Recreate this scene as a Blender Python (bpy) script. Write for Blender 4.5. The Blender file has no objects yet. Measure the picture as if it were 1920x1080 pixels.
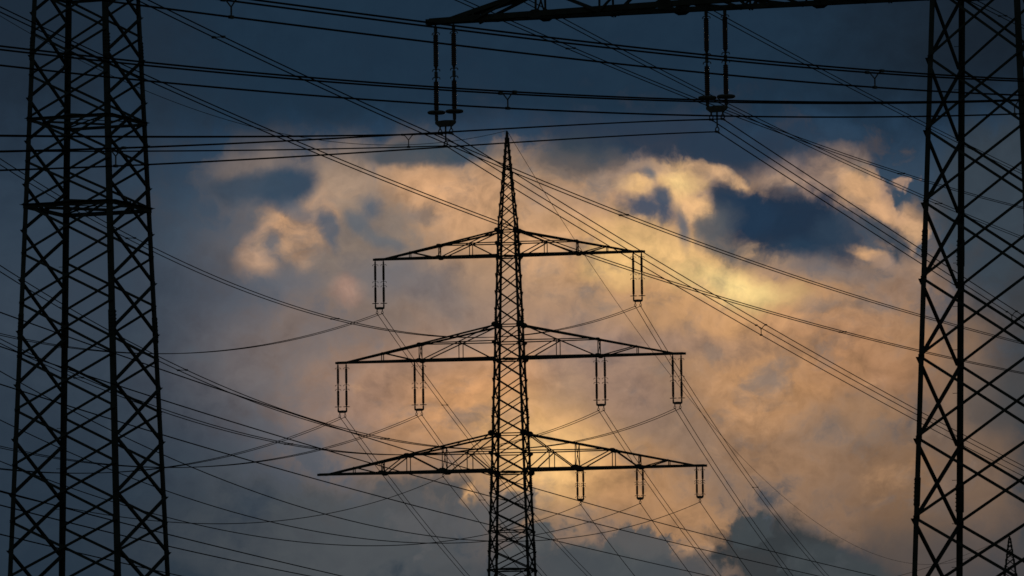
import bpy, bmesh, math, random
from mathutils import Vector, Matrix

S = bpy.context.scene
COL = S.collection
random.seed(4)

# ------------------------------------------------------------------ camera
F = 10667.0                      # focal length in photograph pixels (200 mm lens on 36 mm)
CAM = Vector((0.0, 0.0, 1.7))
PITCH = math.atan((1583.0 - 540.0) / F)
ROLL = 0.0122
fwd = Vector((0, math.cos(PITCH), math.sin(PITCH)))
r0 = Vector((1, 0, 0))
u0 = r0.cross(fwd)
rt = math.cos(ROLL) * r0 - math.sin(ROLL) * u0
up = math.sin(ROLL) * r0 + math.cos(ROLL) * u0
cam = bpy.data.cameras.new('camera')
cam.lens = 200.0
cam.sensor_width = 36.0
cam.clip_start = 1.0
cam.clip_end = 20000.0
camo = bpy.data.objects.new('camera', cam)
COL.objects.link(camo)
camo.matrix_world = Matrix(((rt.x, up.x, -fwd.x, CAM.x), (rt.y, up.y, -fwd.y, CAM.y),
                            (rt.z, up.z, -fwd.z, CAM.z), (0, 0, 0, 1)))
S.camera = camo


def ray(px, py):
    return F * fwd + (px - 960.0) * rt + (540.0 - py) * up


def P(px, py, D):
    d = ray(px, py)
    return CAM + d * (D / d.y)


def proj(p):
    q = p - CAM
    w = q.dot(fwd)
    return (960 + F * q.dot(rt) / w, 540 - F * q.dot(up) / w)


# ------------------------------------------------------------------ light
SUN_AZ, SUN_EL = math.radians(4.0), math.radians(6.0)
sun = bpy.data.lights.new('sun', 'SUN')
sun.energy = 0.35
sun.angle = math.radians(12)
sun.color = (1.0, 0.78, 0.55)
suno = bpy.data.objects.new('sun', sun)
COL.objects.link(suno)
sd = Vector((math.sin(SUN_AZ) * math.cos(SUN_EL), math.cos(SUN_AZ) * math.cos(SUN_EL), math.sin(SUN_EL)))
suno.rotation_euler = sd.to_track_quat('Z', 'Y').to_euler()
suno.location = (60, 0, 80)
S.view_settings.view_transform = 'Standard'
S.view_settings.look = 'None'
S.view_settings.exposure = 0.0
S.view_settings.gamma = 1.0
S.cycles.max_bounces = 4
S.cycles.filter_width = 1.6


def lin(h):
    h = h.lstrip('#')
    v = [int(h[i:i + 2], 16) / 255 for i in (0, 2, 4)]
    return tuple(c / 12.92 if c < .04045 else ((c + .055) / 1.055) ** 2.4 for c in v) + (1.0,)


def uv(px, py):                  # direction of the sky, in units of 1000 photograph pixels
    d = ray(px, py)
    return (d.x / d.y * F / 1000, d.z / d.y * F / 1000)
BASE = [(-200, '151f28'), (0, '192733'), (120, '1d3041'), (230, '263d53'), (400, '394a5a'),
        (620, '4b555f'), (840, '444e57'), (1080, '2f3a43')]
# px, py, rx, ry, rotation, colour, alpha, softness, noise amount, noise kind
STROKES = [
    # wide dim veils
    (800, 660, 500, 380, 0, '61636a', .7, .5, 1.2, 'a'),
    (1200, 680, 590, 395, 0, '917864', .88, .28, 1.2, 'a'),
    (720, 425, 290, 145, 5, '84776d', .9, .5, 1.3, 'a'),
    (430, 470, 130, 130, 0, '565c66', .6, .7, 1.2, 'a'),
    (620, 660, 270, 110, -5, '7d716c', .7, .7, 1.0, 'a'),
    (560, 790, 220, 60, 5, '636469', .5, .8, 1.2, 'a'),
    (1070, 450, 260, 160, 0, 'b39377', .85, .5, 1.4, 'a'),
    (1040, 690, 150, 90, 0, 'a58a75', .6, .7, 1.4, 'a'),
    (960, 70, 1400, 175, 0, '1d3041', .93, .3, .5, 'a'),
    (1790, 780, 120, 260, 0, '6e5c4e', .8, .4, 1.0, 'a'),
    # upper left lit cloud
    (850, 372, 125, 46, 24, 'd2a780', .95, .8, 1.0, 'a'),
    (900, 430, 110, 45, 10, 'c39c79', .7, .8, 1.6, 'a'),
    (552, 420, 46, 40, 35, 'd2a780', .9, .8, 1.5, 'a'), (570, 462, 18, 32, 0, 'b8977d', .7, .8, 1.4, 'b'), (505, 440, 24, 24, 0, 'a98c79', .7, .8, 1.4, 'b'),
    (498, 470, 26, 46, 25, 'b29580', .8, .7, 2.0, 'a'),
    (506, 495, 20, 20, 0, 'b99a82', .6, .8, 2.0, 'a'),
    (640, 330, 75, 50, 0, 'a08b7a', .85, .7, 1.2, 'a'), (480, 300, 70, 16, 0, '84776f', .7, .8, 1.2, 'a'), (600, 400, 30, 45, 0, 'b3937b', .7, .8, 1.4, 'a'),
    (699, 376, 26, 20, 40, '55606c', .85, .75, 2.0, 'a'),
    (671, 405, 20, 16, 20, '5d666f', .8, .8, 2.0, 'a'),
    (620, 427, 13, 28, -15, '55606c', .88, .75, 1.8, 'a'),
    (523, 452, 10, 16, 0, '5c646d', .8, .8, 2.0, 'b'),
    (715, 442, 44, 14, 35, '626970', .8, .8, 2.0, 'a'),
    (791, 403, 34, 14, 15, '77716f', .7, .8, 2.0, 'a'),
    (735, 512, 80, 34, 10, '646870', .7, .8, 1.6, 'a'),
    (540, 525, 60, 26, 0, '676a71', .7, .8, 1.6, 'a'),
    (654, 543, 28, 26, 0, 'a08479', .8, .7, 1.4, 'a'),
    (880, 590, 90, 60, 0, '857974', .6, .8, 1.4, 'a'),
    (835, 545, 40, 40, 30, '6d6c70', .5, .8, 1.8, 'a'),
    (538, 343, 52, 42, -5, '2f4559', .95, .42, .45, 'a'),
    (470, 342, 76, 27, -4, '3a4b5b', .85, .55, .6, 'a'),
    (565, 385, 40, 14, 20, '56606c', .7, .8, 1.6, 'a'),
    (790, 290, 120, 22, 2, '384955', .88, .55, 1.0, 'a'),
    # cumulus upper right
    (1595, 358, 120, 98, 25, '9d8475', .95, .14, 1.0, 'c'),
    (1660, 420, 66, 62, 10, 'ab8e78', .9, .15, .9, 'c'),
    (1490, 318, 70, 32, 8, '917d73', .75, .6, 1.6, 'b'),
    (1575, 300, 40, 26, 0, 'b3957d', .8, .7, 1.4, 'b'),
    (1600, 348, 40, 34, 30, 'd0a87f', .85, .7, 1.4, 'b'),
    (1635, 375, 46, 22, 40, 'c7a07b', .8, .7, 1.4, 'b'),
    (1555, 345, 22, 30, -20, '8d7b72', .6, .8, 1.6, 'b'),
    (1690, 392, 24, 20, 0, 'c09c7c', .8, .7, 1.2, 'b'),
    (1698, 422, 22, 20, 0, 'c9a47e', .7, .7, 1.2, 'b'),
    # bright bank
    (1470, 610, 230, 80, 8, 'c1966b', .75, .75, 1.2, 'a'),
    (1120, 470, 170, 50, 5, 'cfa67a', .75, .75, 1.2, 'a'),
    (1290, 525, 210, 75, 10, 'c69c70', .85, .7, 1.2, 'a'),
    (1275, 485, 140, 44, 18, 'e0bb82', .95, .7, 1.0, 'a'),
    (1390, 535, 90, 30, 15, 'e8d090', .95, .8, 1.2, 'a'),
    (1145, 505, 45, 28, 0, 'eec788', .8, .8, 1.8, 'a'),
    (1440, 470, 60, 26, 10, 'e0b888', .7, .8, 1.6, 'a'),
    # dark band of open sky and torn rims
    (1260, 258, 330, 46, 4, '28384a', .95, .45, 1.0, 'a'),
    (1080, 300, 90, 38, 0, '394650', .8, .6, 1.2, 'a'),
    (1270, 360, 110, 52, 12, '8c7b74', .85, .55, 1.4, 'b'),
    (1268, 350, 52, 40, 15, 'dab483', .95, .6, 1.6, 'b'),
    (1275, 345, 30, 20, 0, 'e8c98e', .85, .8, 1.2, 'b'),
    (1308, 382, 34, 26, 20, 'd8b183', .9, .6, 1.6, 'b'),
    (1289, 400, 14, 20, -15, 'd8b186', .8, .8, 1.4, 'b'),
    (1186, 353, 30, 18, 10, 'dcb682', .92, .65, 1.6, 'b'),
    (1206, 318, 40, 14, 5, 'a38d7c', .75, .7, 1.6, 'b'),
    (1140, 340, 36, 16, 10, 'a38d7c', .6, .7, 1.6, 'b'),
    (1214, 334, 10, 16, -20, '5b646e', .8, .8, 1.4, 'b'),
    (1236, 380, 20, 22, 10, '3f4f62', .92, .6, 1.4, 'b'),
    (1208, 398, 44, 18, 16, '3d4d61', .92, .6, 1.5, 'b'),
    (1278, 424, 12, 32, -12, '5d636c', .85, .75, 1.4, 'b'),
    (1312, 430, 10, 26, -10, '70706f', .6, .8, 1.4, 'b'),
    (1357, 318, 42, 11, 24, 'd9b28a', .9, .7, 1.6, 'b'),
    (1384, 332, 18, 11, 20, 'e0b88c', .85, .7, 1.4, 'b'),
    (1426, 360, 22, 13, 20, 'd4ad88', .9, .65, 1.5, 'b'),
    (1471, 338, 34, 12, 10, 'a88f7c', .8, .7, 1.4, 'b'),
    # the big dark gap
    (1478, 430, 116, 72, 8, '1b3045', .98, .42, 1.2, 'a'),
    (1365, 360, 34, 34, 40, '28394b', .95, .55, 1.3, 'b'),
    (1400, 395, 60, 40, 35, '22374d', .95, .5, 1.3, 'b'),
    (1508, 470, 66, 22, 0, '273c50', .9, .6, 1.2, 'a'),
    (1340, 418, 34, 40, 20, '555a5f', .88, .65, 1.3, 'a'),
    (1375, 460, 46, 22, 25, '575b5e', .75, .7, 1.4, 'a'),
    (1640, 420, 50, 22, 32, '394551', .92, .5, 1.2, 'b'),
    (1673, 458, 24, 34, -10, '36424e', .92, .55, 1.2, 'b'),
    (1575, 430, 40, 40, 0, '2e4052', .85, .6, 1.3, 'b'),
    (1520, 505, 110, 20, 5, '716d6f', .6, .8, 1.4, 'a'),
    (1612, 463, 28, 12, 20, 'c9a17a', .9, .6, 1.4, 'b'),
    (1640, 480, 30, 12, 30, '9d8575', .8, .7, 1.4, 'b'),
    (1700, 500, 20, 30, -20, 'a98d78', .7, .8, 1.4, 'b'),
    # right flank
    (1640, 535, 110, 50, 12, '85756c', .75, .6, 1.6, 'c'),
    (1590, 600, 150, 50, -15, 'a5836a', .6, .8, 1.4, 'a'),
    (1530, 580, 26, 14, 0, '7d736f', .5, .8, 2.0, 'b'),
    (1620, 690, 140, 70, 10, 'a98060', .7, .8, 1.4, 'a'),
    (1400, 690, 110, 70, 0, 'b88e66', .75, .8, 1.4, 'a'),
    (1330, 640, 100, 26, 5, '9d8474', .6, .8, 1.8, 'a'),
    (1220, 640, 80, 24, -5, '967f73', .5, .8, 1.8, 'a'),
    (1480, 750, 120, 40, -10, 'b88c62', .6, .8, 1.6, 'a'),
    (1640, 810, 130, 62, 5, '78685c', .8, .42, 1.6, 'c'),
    (1580, 890, 130, 60, 0, '876d58', .6, .7, 1.6, 'a'),
    (1450, 850, 90, 60, 0, '9c7a5c', .6, .8, 1.6, 'a'),
    (1620, 980, 90, 40, 10, '8d7058', .5, .8, 1.6, 'a'),
    (1625, 768, 60, 40, 0, '93755b', .9, .6, .8, 'a'),
    # glow near the hidden sun
    (770, 710, 170, 75, -5, 'a3826c', .75, .75, 1.0, 'a'),
    (960, 640, 150, 70, 0, 'a98c78', .6, .8, 1.2, 'a'),
    (700, 770, 120, 40, -8, '9c8070', .6, .8, 1.0, 'a'),
    (875, 755, 140, 75, -30, 'c8986c', .9, .8, .9, 'a'),
    (1020, 850, 120, 90, 0, 'e0b27a', .94, .8, .9, 'a'),
    (1045, 870, 75, 50, 0, 'efc688', .9, .85, 1.0, 'a'),
    (1090, 640, 80, 40, 10, '94807a', .6, .8, 1.6, 'a'), (1170, 735, 70, 50, 20, '9c8274', .6, .8, 1.6, 'a'),
    (1180, 900, 110, 60, 0, 'bd9165', .7, .8, 1.2, 'a'),
    (1290, 980, 120, 60, 20, 'a9835f', .7, .7, 1.4, 'a'),
    (1700, 1010, 90, 80, 0, '5c5149', .85, .6, .8, 'a'),
    (1690, 900, 90, 80, 0, '86694f', .7, .7, .8, 'a'),
    # low grey cloud
    (560, 1010, 400, 105, 2, '4d5255', .92, .35, 1.4, 'a'),
    (800, 980, 140, 70, 8, '56585a', .92, .22, 1.2, 'c'),
    (880, 930, 26, 26, -30, 'dcae7c', .85, .5, 1.4, 'c'),
    (950, 960, 75, 62, 10, '5b5b5b', .92, .2, 1.1, 'c'),
    (1010, 1040, 130, 60, 8, '525657', .95, .2, 1.1, 'c'),
    (1190, 1045, 80, 56, 0, '545657', .95, .18, 2.0, 'b'), (1130, 1060, 100, 40, 0, '4f5455', .9, .25, 1.2, 'a'),
    (1090, 1075, 230, 40, 0, '474d51', .9, .4, 1.2, 'a'),
    (1405, 985, 52, 40, 10, '4a525b', .92, .25, 1.2, 'c'),
    (1475, 1035, 125, 70, 14, '353b3e', .97, .26, 1.3, 'a'), (1402, 992, 42, 42, 0, '3f4649', .95, .2, 2.0, 'b'), (1570, 1060, 110, 45, 22, '3e4548', .95, .25, 1.0, 'a'),
    (1580, 1080, 130, 45, 22, '444a4d', .92, .3, 1.2, 'c'),
    (400, 900, 60, 40, 0, '575b5e', .5, .8, 1.6, 'a'),
    (470, 935, 40, 26, 0, '384450', .6, .7, 1.6, 'a'),
    # outer sky: lens vignette painted in as darker patches, with some tan cloud
    (1900, 390, 165, 190, 0, '37424b', .92, .3, .6, 'a'), (1985, 780, 130, 330, 0, '3a3d40', .85, .5, .8, 'a'),
    (1850, 900, 60, 100, 0, '7d6653', .6, .7, 1.6, 'a'),
    (1800, 740, 50, 110, 0, '806a58', .6, .7, 1.6, 'a'), (1860, 760, 60, 60, 0, '474a4c', .6, .7, 1.6, 'a'),
    (1840, 1050, 110, 50, 0, '4f4b4a', .7, .6, 1.2, 'a'),
    (1860, 60, 260, 160, 0, '171c22', .7, .9, .6, 'a'),
    (60, 620, 330, 620, 0, '2b3947', .75, .6, .8, 'a'),
    (0, 1000, 420, 260, 0, '22303d', .7, .8, .6, 'a'),
    (0, 60, 300, 220, 0, '18222d', .6, .9, .6, 'a'),
]
# ------------------------------------------------------------------ sky: dusk air and broken evening cloud
W = bpy.data.worlds.new('World')
S.world = W
W.use_nodes = True
NT = W.node_tree
NT.nodes.clear()
LK = NT.links.new


def N(t, **kw):
    n = NT.nodes.new(t)
    for k, v in kw.items():
        setattr(n, k, v)
    return n


def M(op, a, b=None, c=None, clamp=False):
    n = N('ShaderNodeMath', operation=op, use_clamp=clamp)
    for i, v in enumerate((a, b, c)):
        if v is None:
            continue
        if isinstance(v, (int, float)):
            n.inputs[i].default_value = v
        else:
            LK(v, n.inputs[i])
    return n.outputs[0]


def V(op, a, b=None, s=None):
    n = N('ShaderNodeVectorMath', operation=op)
    for i, v in enumerate((a, b)):
        if v is None:
            continue
        if isinstance(v, tuple):
            n.inputs[i].default_value = v
        else:
            LK(v, n.inputs[i])
    if s is not None:
        n.inputs['Scale'].default_value = s
    return n.outputs['Value' if op in ('LENGTH', 'DISTANCE') else 'Vector']


def noise(vec, scale, detail, rough, typ='FBM', dist=0.0, lac=2.0, out='Fac'):
    n = N('ShaderNodeTexNoise', noise_dimensions='3D', noise_type=typ)
    n.normalize = True
    LK(vec, n.inputs['Vector'])
    n.inputs['Scale'].default_value = scale
    n.inputs['Detail'].default_value = detail
    n.inputs['Roughness'].default_value = rough
    n.inputs['Lacunarity'].default_value = lac
    n.inputs['Distortion'].default_value = dist
    return n.outputs[out]


def mixc(fac, a, b, blend='MIX'):
    n = N('ShaderNodeMix', data_type='RGBA', blend_type=blend)
    for i, v in ((0, fac), (6, a), (7, b)):
        if isinstance(v, (int, float)):
            n.inputs[i].default_value = v
        elif isinstance(v, tuple):
            n.inputs[i].default_value = v
        else:
            LK(v, n.inputs[i])
    return n.outputs[2]


tc = N('ShaderNodeTexCoord')
sep = N('ShaderNodeSeparateXYZ')
LK(tc.outputs['Generated'], sep.inputs[0])
yy = M('MAXIMUM', sep.outputs[1], 0.05)
com = N('ShaderNodeCombineXYZ')
LK(M('MULTIPLY', M('DIVIDE', sep.outputs[0], yy), F / 1000), com.inputs[0])
LK(M('MULTIPLY', M('DIVIDE', sep.outputs[2], yy), F / 1000), com.inputs[1])
UV = com.outputs[0]
# turbulence that bends every cloud edge
w1 = V('SUBTRACT', noise(UV, 3.2, 3, .55, out='Color'), (.5, .5, .5))
w2 = V('SUBTRACT', noise(UV, 13.0, 4, .6, out='Color'), (.5, .5, .5))
PW = V('ADD', V('ADD', UV, V('SCALE', w1, s=.085)), V('SCALE', w2, s=.046))
flat = V('MULTIPLY', PW, (1, 1, 0))
NA = M('SUBTRACT', noise(flat, 7.0, 8, .62), .5)            # wisps
NB = M('SUBTRACT', noise(V('ADD', flat, (3.7, 1.9, 0)), 15.0, 7, .62), .5)   # finer tufts
vo = N('ShaderNodeTexVoronoi', feature='SMOOTH_F1', voronoi_dimensions='2D')
LK(flat, vo.inputs['Vector'])
vo.inputs['Scale'].default_value = 13.0
vo.inputs['Detail'].default_value = 3.0
vo.inputs['Roughness'].default_value = .55
vo.inputs['Lacunarity'].default_value = 2.2
vo.inputs['Smoothness'].default_value = .55
vo.inputs['Randomness'].default_value = 1.0
NC = M('SUBTRACT', vo.outputs['Distance'], .42)               # heaped cauliflower tops
NMIX = M('MULTIPLY_ADD', NB, .55, NA)
NOISES = {'a': NMIX, 'b': NB, 'c': NC}

# base: height gradient of the dim evening sky
ramp = N('ShaderNodeValToRGB')
sv = N('ShaderNodeSeparateXYZ')
LK(PW, sv.inputs[0])
v_hi, v_lo = uv(960, -200)[1], uv(960, 1300)[1]
LK(M('DIVIDE', M('SUBTRACT', v_hi, sv.outputs[1]), v_hi - v_lo, clamp=True), ramp.inputs[0])
els = ramp.color_ramp.elements
for i, (py, h) in enumerate(BASE):
    e = els[i] if i < 2 else els.new(0.5)
for e, (py, h) in zip(els, BASE):
    e.position = (py + 200) / 1500
    e.color = lin(h)
col = ramp.outputs[0]


def stroke(col, px, py, rx, ry, rot, h, alpha, soft, namp, kind='a'):
    """One body of cloud: an ellipse in the sky whose rim is torn by noise."""
    u, v = uv(px, py)
    mp = N('ShaderNodeMapping', vector_type='TEXTURE')
    vm = N('ShaderNodeVectorMath', operation='MULTIPLY_ADD')   # the tiny colour term only fixes the order of evaluation
    LK(col, vm.inputs[0])
    vm.inputs[1].default_value = (1e-6, 1e-6, 0)
    LK(flat, vm.inputs[2])
    LK(vm.outputs[0], mp.inputs['Vector'])
    mp.inputs['Location'].default_value = (u, v, 0)
    mp.inputs['Rotation'].default_value = (0, 0, -math.radians(rot))
    mp.inputs['Scale'].default_value = (rx / 1000, ry / 1000, 1)
    ln = V('LENGTH', mp.outputs[0])
    ln = M('MULTIPLY_ADD', NOISES[kind], namp * (1.0 if kind == 'c' else 1.55), ln)
    mr = N('ShaderNodeMapRange', interpolation_type='SMOOTHSTEP')
    LK(ln, mr.inputs[0])
    mr.inputs[1].default_value = 1 + soft
    mr.inputs[2].default_value = max(0.0, 1 - soft)
    mr.inputs[3].default_value = 0
    mr.inputs[4].default_value = alpha
    return mixc(mr.outputs[0], col, lin(h))


for st in STROKES:
    col = stroke(col, *st)

# torn grey wisps and lit tufts inside the cloud
sc0 = N('ShaderNodeSeparateColor')
LK(col, sc0.inputs[0])
warm = N('ShaderNodeMapRange', interpolation_type='SMOOTHSTEP')
LK(M('SUBTRACT', sc0.outputs[0], M('MULTIPLY', sc0.outputs[2], .8)), warm.inputs[0])
warm.inputs[1].default_value = .03
warm.inputs[2].default_value = .20


def overlay(col, off, sc, e0, e1, h, alpha, blend='MIX'):
    nz = noise(V('ADD', V('MULTIPLY', flat, (1, 1.35, 0)), off), sc, 8, .6)
    mr = N('ShaderNodeMapRange', interpolation_type='SMOOTHSTEP')
    LK(nz, mr.inputs[0])
    mr.inputs[1].default_value = e0
    mr.inputs[2].default_value = e1
    mr.inputs[4].default_value = alpha
    return mixc(M('MULTIPLY', mr.outputs[0], warm.outputs[0]), col, lin(h), blend)


col = overlay(col, (7.3, 2.2, 0), 6.0, .52, .70, '66686b', .60)
col = overlay(col, (1.3, 8.2, 0), 5.0, .54, .74, 'd0a680', .50)
col = overlay(col, (4.1, 5.5, 0), 11.0, .55, .72, '726d6a', .45)

# relief: light and dark folds, strongest where the cloud is lit
NE = M('SUBTRACT', noise(V('ADD', flat, (.008, -.018, 0)), 7.0, 8, .62), .5)
sc_ = N('ShaderNodeSeparateColor')
LK(col, sc_.inputs[0])
lit = N('ShaderNodeMapRange', interpolation_type='SMOOTHSTEP')
LK(sc_.outputs[0], lit.inputs[0])
lit.inputs[1].default_value = .05
lit.inputs[2].default_value = .40
lit.inputs[3].default_value = .22
lit.inputs[4].default_value = 1.0
emb = M('MULTIPLY', M('SUBTRACT', NA, NE), 1.45)
rel = M('ADD', M('ADD', M('MULTIPLY', NA, .85), M('MULTIPLY', NB, .78)), emb)
rel = M('ADD', M('MULTIPLY', rel, lit.outputs[0]), 1.0)
gam = N('ShaderNodeCombineColor')           # thin parts go grey-blue sooner than they go dark
LK(M('MULTIPLY', rel, M('MULTIPLY_ADD', lit.outputs[0], .06, 1.0)), gam.inputs[0])
LK(M('MULTIPLY', M('POWER', M('MAXIMUM', rel, .05), .93), .985), gam.inputs[1])
LK(M('MULTIPLY', M('POWER', M('MAXIMUM', rel, .05), .78), M('MULTIPLY_ADD', lit.outputs[0], -.11, 1.02)), gam.inputs[2])
col = mixc(1.0, col, gam.outputs[0], 'MULTIPLY')
sky = N('ShaderNodeTexSky', sky_type='NISHITA')
sky.sun_disc = False
sky.sun_elevation = SUN_EL
sky.sun_rotation = SUN_AZ
sky.air_density = 1.3
sky.dust_density = 3.0
# the cloud sheet covers the sky ahead; clear dusk air elsewhere
cover = N('ShaderNodeMapRange', interpolation_type='SMOOTHSTEP')
LK(sep.outputs[1], cover.inputs[0])
cover.inputs[1].default_value = .2
cover.inputs[2].default_value = .75
bg1 = N('ShaderNodeBackground')
LK(sky.outputs[0], bg1.inputs[0])
bg1.inputs[1].default_value = .05
bg2 = N('ShaderNodeBackground')
LK(col, bg2.inputs[0])
bg2.inputs[1].default_value = 1.0
mx = N('ShaderNodeMixShader')
LK(cover.outputs[0], mx.inputs[0])
LK(bg1.outputs[0], mx.inputs[1])
LK(bg2.outputs[0], mx.inputs[2])
wo = N('ShaderNodeOutputWorld')
LK(mx.outputs[0], wo.inputs[0])
W.cycles.sampling_method = 'MANUAL'
W.cycles.sample_map_resolution = 256

# ------------------------------------------------------------------ materials
def paint(name, rgb, rough=.65, var=.35, scale=3.0, metal=0.0, bump=0.0, spec=.15):
    m = bpy.data.materials.new(name)
    m.use_nodes = True
    nt = m.node_tree
    b = nt.nodes['Principled BSDF']
    tcn = nt.nodes.new('ShaderNodeTexCoord')
    nz = nt.nodes.new('ShaderNodeTexNoise')
    nz.inputs['Scale'].default_value = scale
    nz.inputs['Detail'].default_value = 6
    nt.links.new(tcn.outputs['Object'], nz.inputs['Vector'])
    cr = nt.nodes.new('ShaderNodeValToRGB')
    cr.color_ramp.elements[0].position = .3
    cr.color_ramp.elements[1].position = .7
    cr.color_ramp.elements[0].color = tuple(c * (1 - var) for c in rgb) + (1,)
    cr.color_ramp.elements[1].color = tuple(min(1, c * (1 + var)) for c in rgb) + (1,)
    nt.links.new(nz.outputs['Fac'], cr.inputs[0])
    nt.links.new(cr.outputs[0], b.inputs['Base Color'])
    b.inputs['Roughness'].default_value = rough
    b.inputs['Metallic'].default_value = metal
    b.inputs['Specular IOR Level'].default_value = spec
    if bump:
        bp = nt.nodes.new('ShaderNodeBump')
        bp.inputs['Strength'].default_value = bump
        nt.links.new(nz.outputs['Fac'], bp.inputs['Height'])
        nt.links.new(bp.outputs[0], b.inputs['Normal'])
    return m


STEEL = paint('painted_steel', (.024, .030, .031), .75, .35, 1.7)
FAR_STEEL = paint('weathered_steel', (.03, .034, .034), .7, .3, 1.2)
GLAZE = paint('brown_glaze', (.040, .022, .016), .4, .3, 6)
FITTING = paint('galvanised_fitting', (.05, .053, .056), .7, .3, 8)
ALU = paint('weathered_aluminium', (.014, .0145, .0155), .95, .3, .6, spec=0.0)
GRASS = paint('meadow', (.035, .055, .018), .95, .6, .08, bump=.4)

# ------------------------------------------------------------------ mesh helpers
Z = Vector((0, 0, 1))


def finish(name, bm, mat, parent=None):
    me = bpy.data.meshes.new(name)
    bm.normal_update()
    bm.to_mesh(me)
    bm.free()
    me.materials.append(mat)
    o = bpy.data.objects.new(name, me)
    COL.objects.link(o)
    if parent:
        o.parent = parent
    return o


def share(name, me, parent, loc=(0, 0, 0)):
    o = bpy.data.objects.new(name, me)
    COL.objects.link(o)
    o.parent = parent
    o.location = loc
    return o


def thing(name, label, cat, loc, rz=0.0, group=None):
    o = bpy.data.objects.new(name, None)
    o.empty_display_size = .5
    COL.objects.link(o)
    o.location = loc
    o.rotation_euler = (0, 0, rz)
    return tag(o, label, cat, group)


def tag(o, label, cat, group=None):
    o['label'] = label
    o['category'] = cat
    if group:
        o['group'] = group
    return o


def loft(bm, rings):
    vs = [[bm.verts.new(p) for p in r] for r in rings]
    n = len(vs[0])
    for a, b in zip(vs, vs[1:]):
        for i in range(n):
            bm.faces.new((a[i], a[(i + 1) % n], b[(i + 1) % n], b[i]))
    bm.faces.new(list(reversed(vs[0])))
    bm.faces.new(vs[-1])


def frame(a, b, ref):
    d = (b - a).normalized()
    e1 = ref - d * ref.dot(d)
    if e1.length < 1e-4:
        e1 = Vector((0, 1, 0)) - d * d.y
    e1.normalize()
    return d, e1, d.cross(e1)


def bar(bm, a, b, w, t, ref=Z):
    """flat bar: width w along ref, thickness t across."""
    a, b = Vector(a), Vector(b)
    d, e1, e2 = frame(a, b, ref)
    q = [(-w / 2, -t / 2), (w / 2, -t / 2), (w / 2, t / 2), (-w / 2, t / 2)]
    loft(bm, [[p + e1 * x + e2 * y for x, y in q] for p in (a, b)])


def angle(bm, a, b, e1, e2, w, t, centre=False):
    """rolled steel angle: two flanges along e1 and e2 from the corner line a-b."""
    a, b = Vector(a), Vector(b)
    d = (b - a).normalized()
    e1 = (e1 - d * e1.dot(d)).normalized()
    e2 = (e2 - d * e2.dot(d))
    e2 = (e2 - e1 * e2.dot(e1)).normalized()
    o = e1 * (-w / 2) if centre else Vector()
    q = [(0, 0), (w, 0), (w, t), (t, t), (t, w), (0, w)]
    if d.dot(e1.cross(e2)) < 0:
        q.reverse()
    loft(bm, [[p + o + e1 * x + e2 * y for x, y in q] for p in (a, b)])


def plate(bm, c, e1, n, w, h, t):
    """gusset plate, corners clipped, standing in the plane normal to n."""
    e1 = (e1 - n * e1.dot(n)).normalized()
    e2 = n.cross(e1)
    k = .55
    q = [(-w / 2, -h / 2 * (1 - k)), (-w / 2 * (1 - k), -h / 2), (w / 2 * (1 - k), -h / 2), (w / 2, -h / 2 * (1 - k)),
         (w / 2, h / 2 * (1 - k)), (w / 2 * (1 - k), h / 2), (-w / 2 * (1 - k), h / 2), (-w / 2, h / 2 * (1 - k))]
    loft(bm, [[c + e1 * x + e2 * y + n * s for x, y in q] for s in (-t / 2, t / 2)])


def tube(bm, pts, r, n=6, ref=Z):
    rings = []
    for i, p in enumerate(pts):
        d = (pts[min(i + 1, len(pts) - 1)] - pts[max(i - 1, 0)]).normalized()
        e1 = ref - d * ref.dot(d)
        if e1.length < .05:
            e1 = Vector((1, 0, 0)) - d * d.x
        e1.normalize()
        e2 = d.cross(e1)
        rings.append([p + e1 * (r * math.cos(2 * math.pi * k / n)) + e2 * (r * math.sin(2 * math.pi * k / n)) for k in range(n)])
    loft(bm, rings)


def lathe(bm, prof, n, c=Vector()):
    loft(bm, [[c + Vector((r * math.cos(2 * math.pi * k / n), r * math.sin(2 * math.pi * k / n), z)) for k in range(n)]
              for z, r in prof])


def torus(bm, c, R, r, n=24, m=8):
    rows = []
    for i in range(n):
        a = 2 * math.pi * i / n
        rows.append([bm.verts.new(c + Vector(((R + r * math.cos(2 * math.pi * j / m)) * math.cos(a),
                                             (R + r * math.cos(2 * math.pi * j / m)) * math.sin(a),
                                             r * math.sin(2 * math.pi * j / m)))) for j in range(m)])
    for i in range(n):
        for j in range(m):
            bm.faces.new((rows[i][j], rows[(i + 1) % n][j], rows[(i + 1) % n][(j + 1) % m], rows[i][(j + 1) % m]))


def interp(tab, z):
    for (z0, v0), (z1, v1) in zip(tab, tab[1:]):
        if z <= z1:
            return v0 + (v1 - v0) * (z - z0) / (z1 - z0)
    return tab[-1][1]


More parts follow.
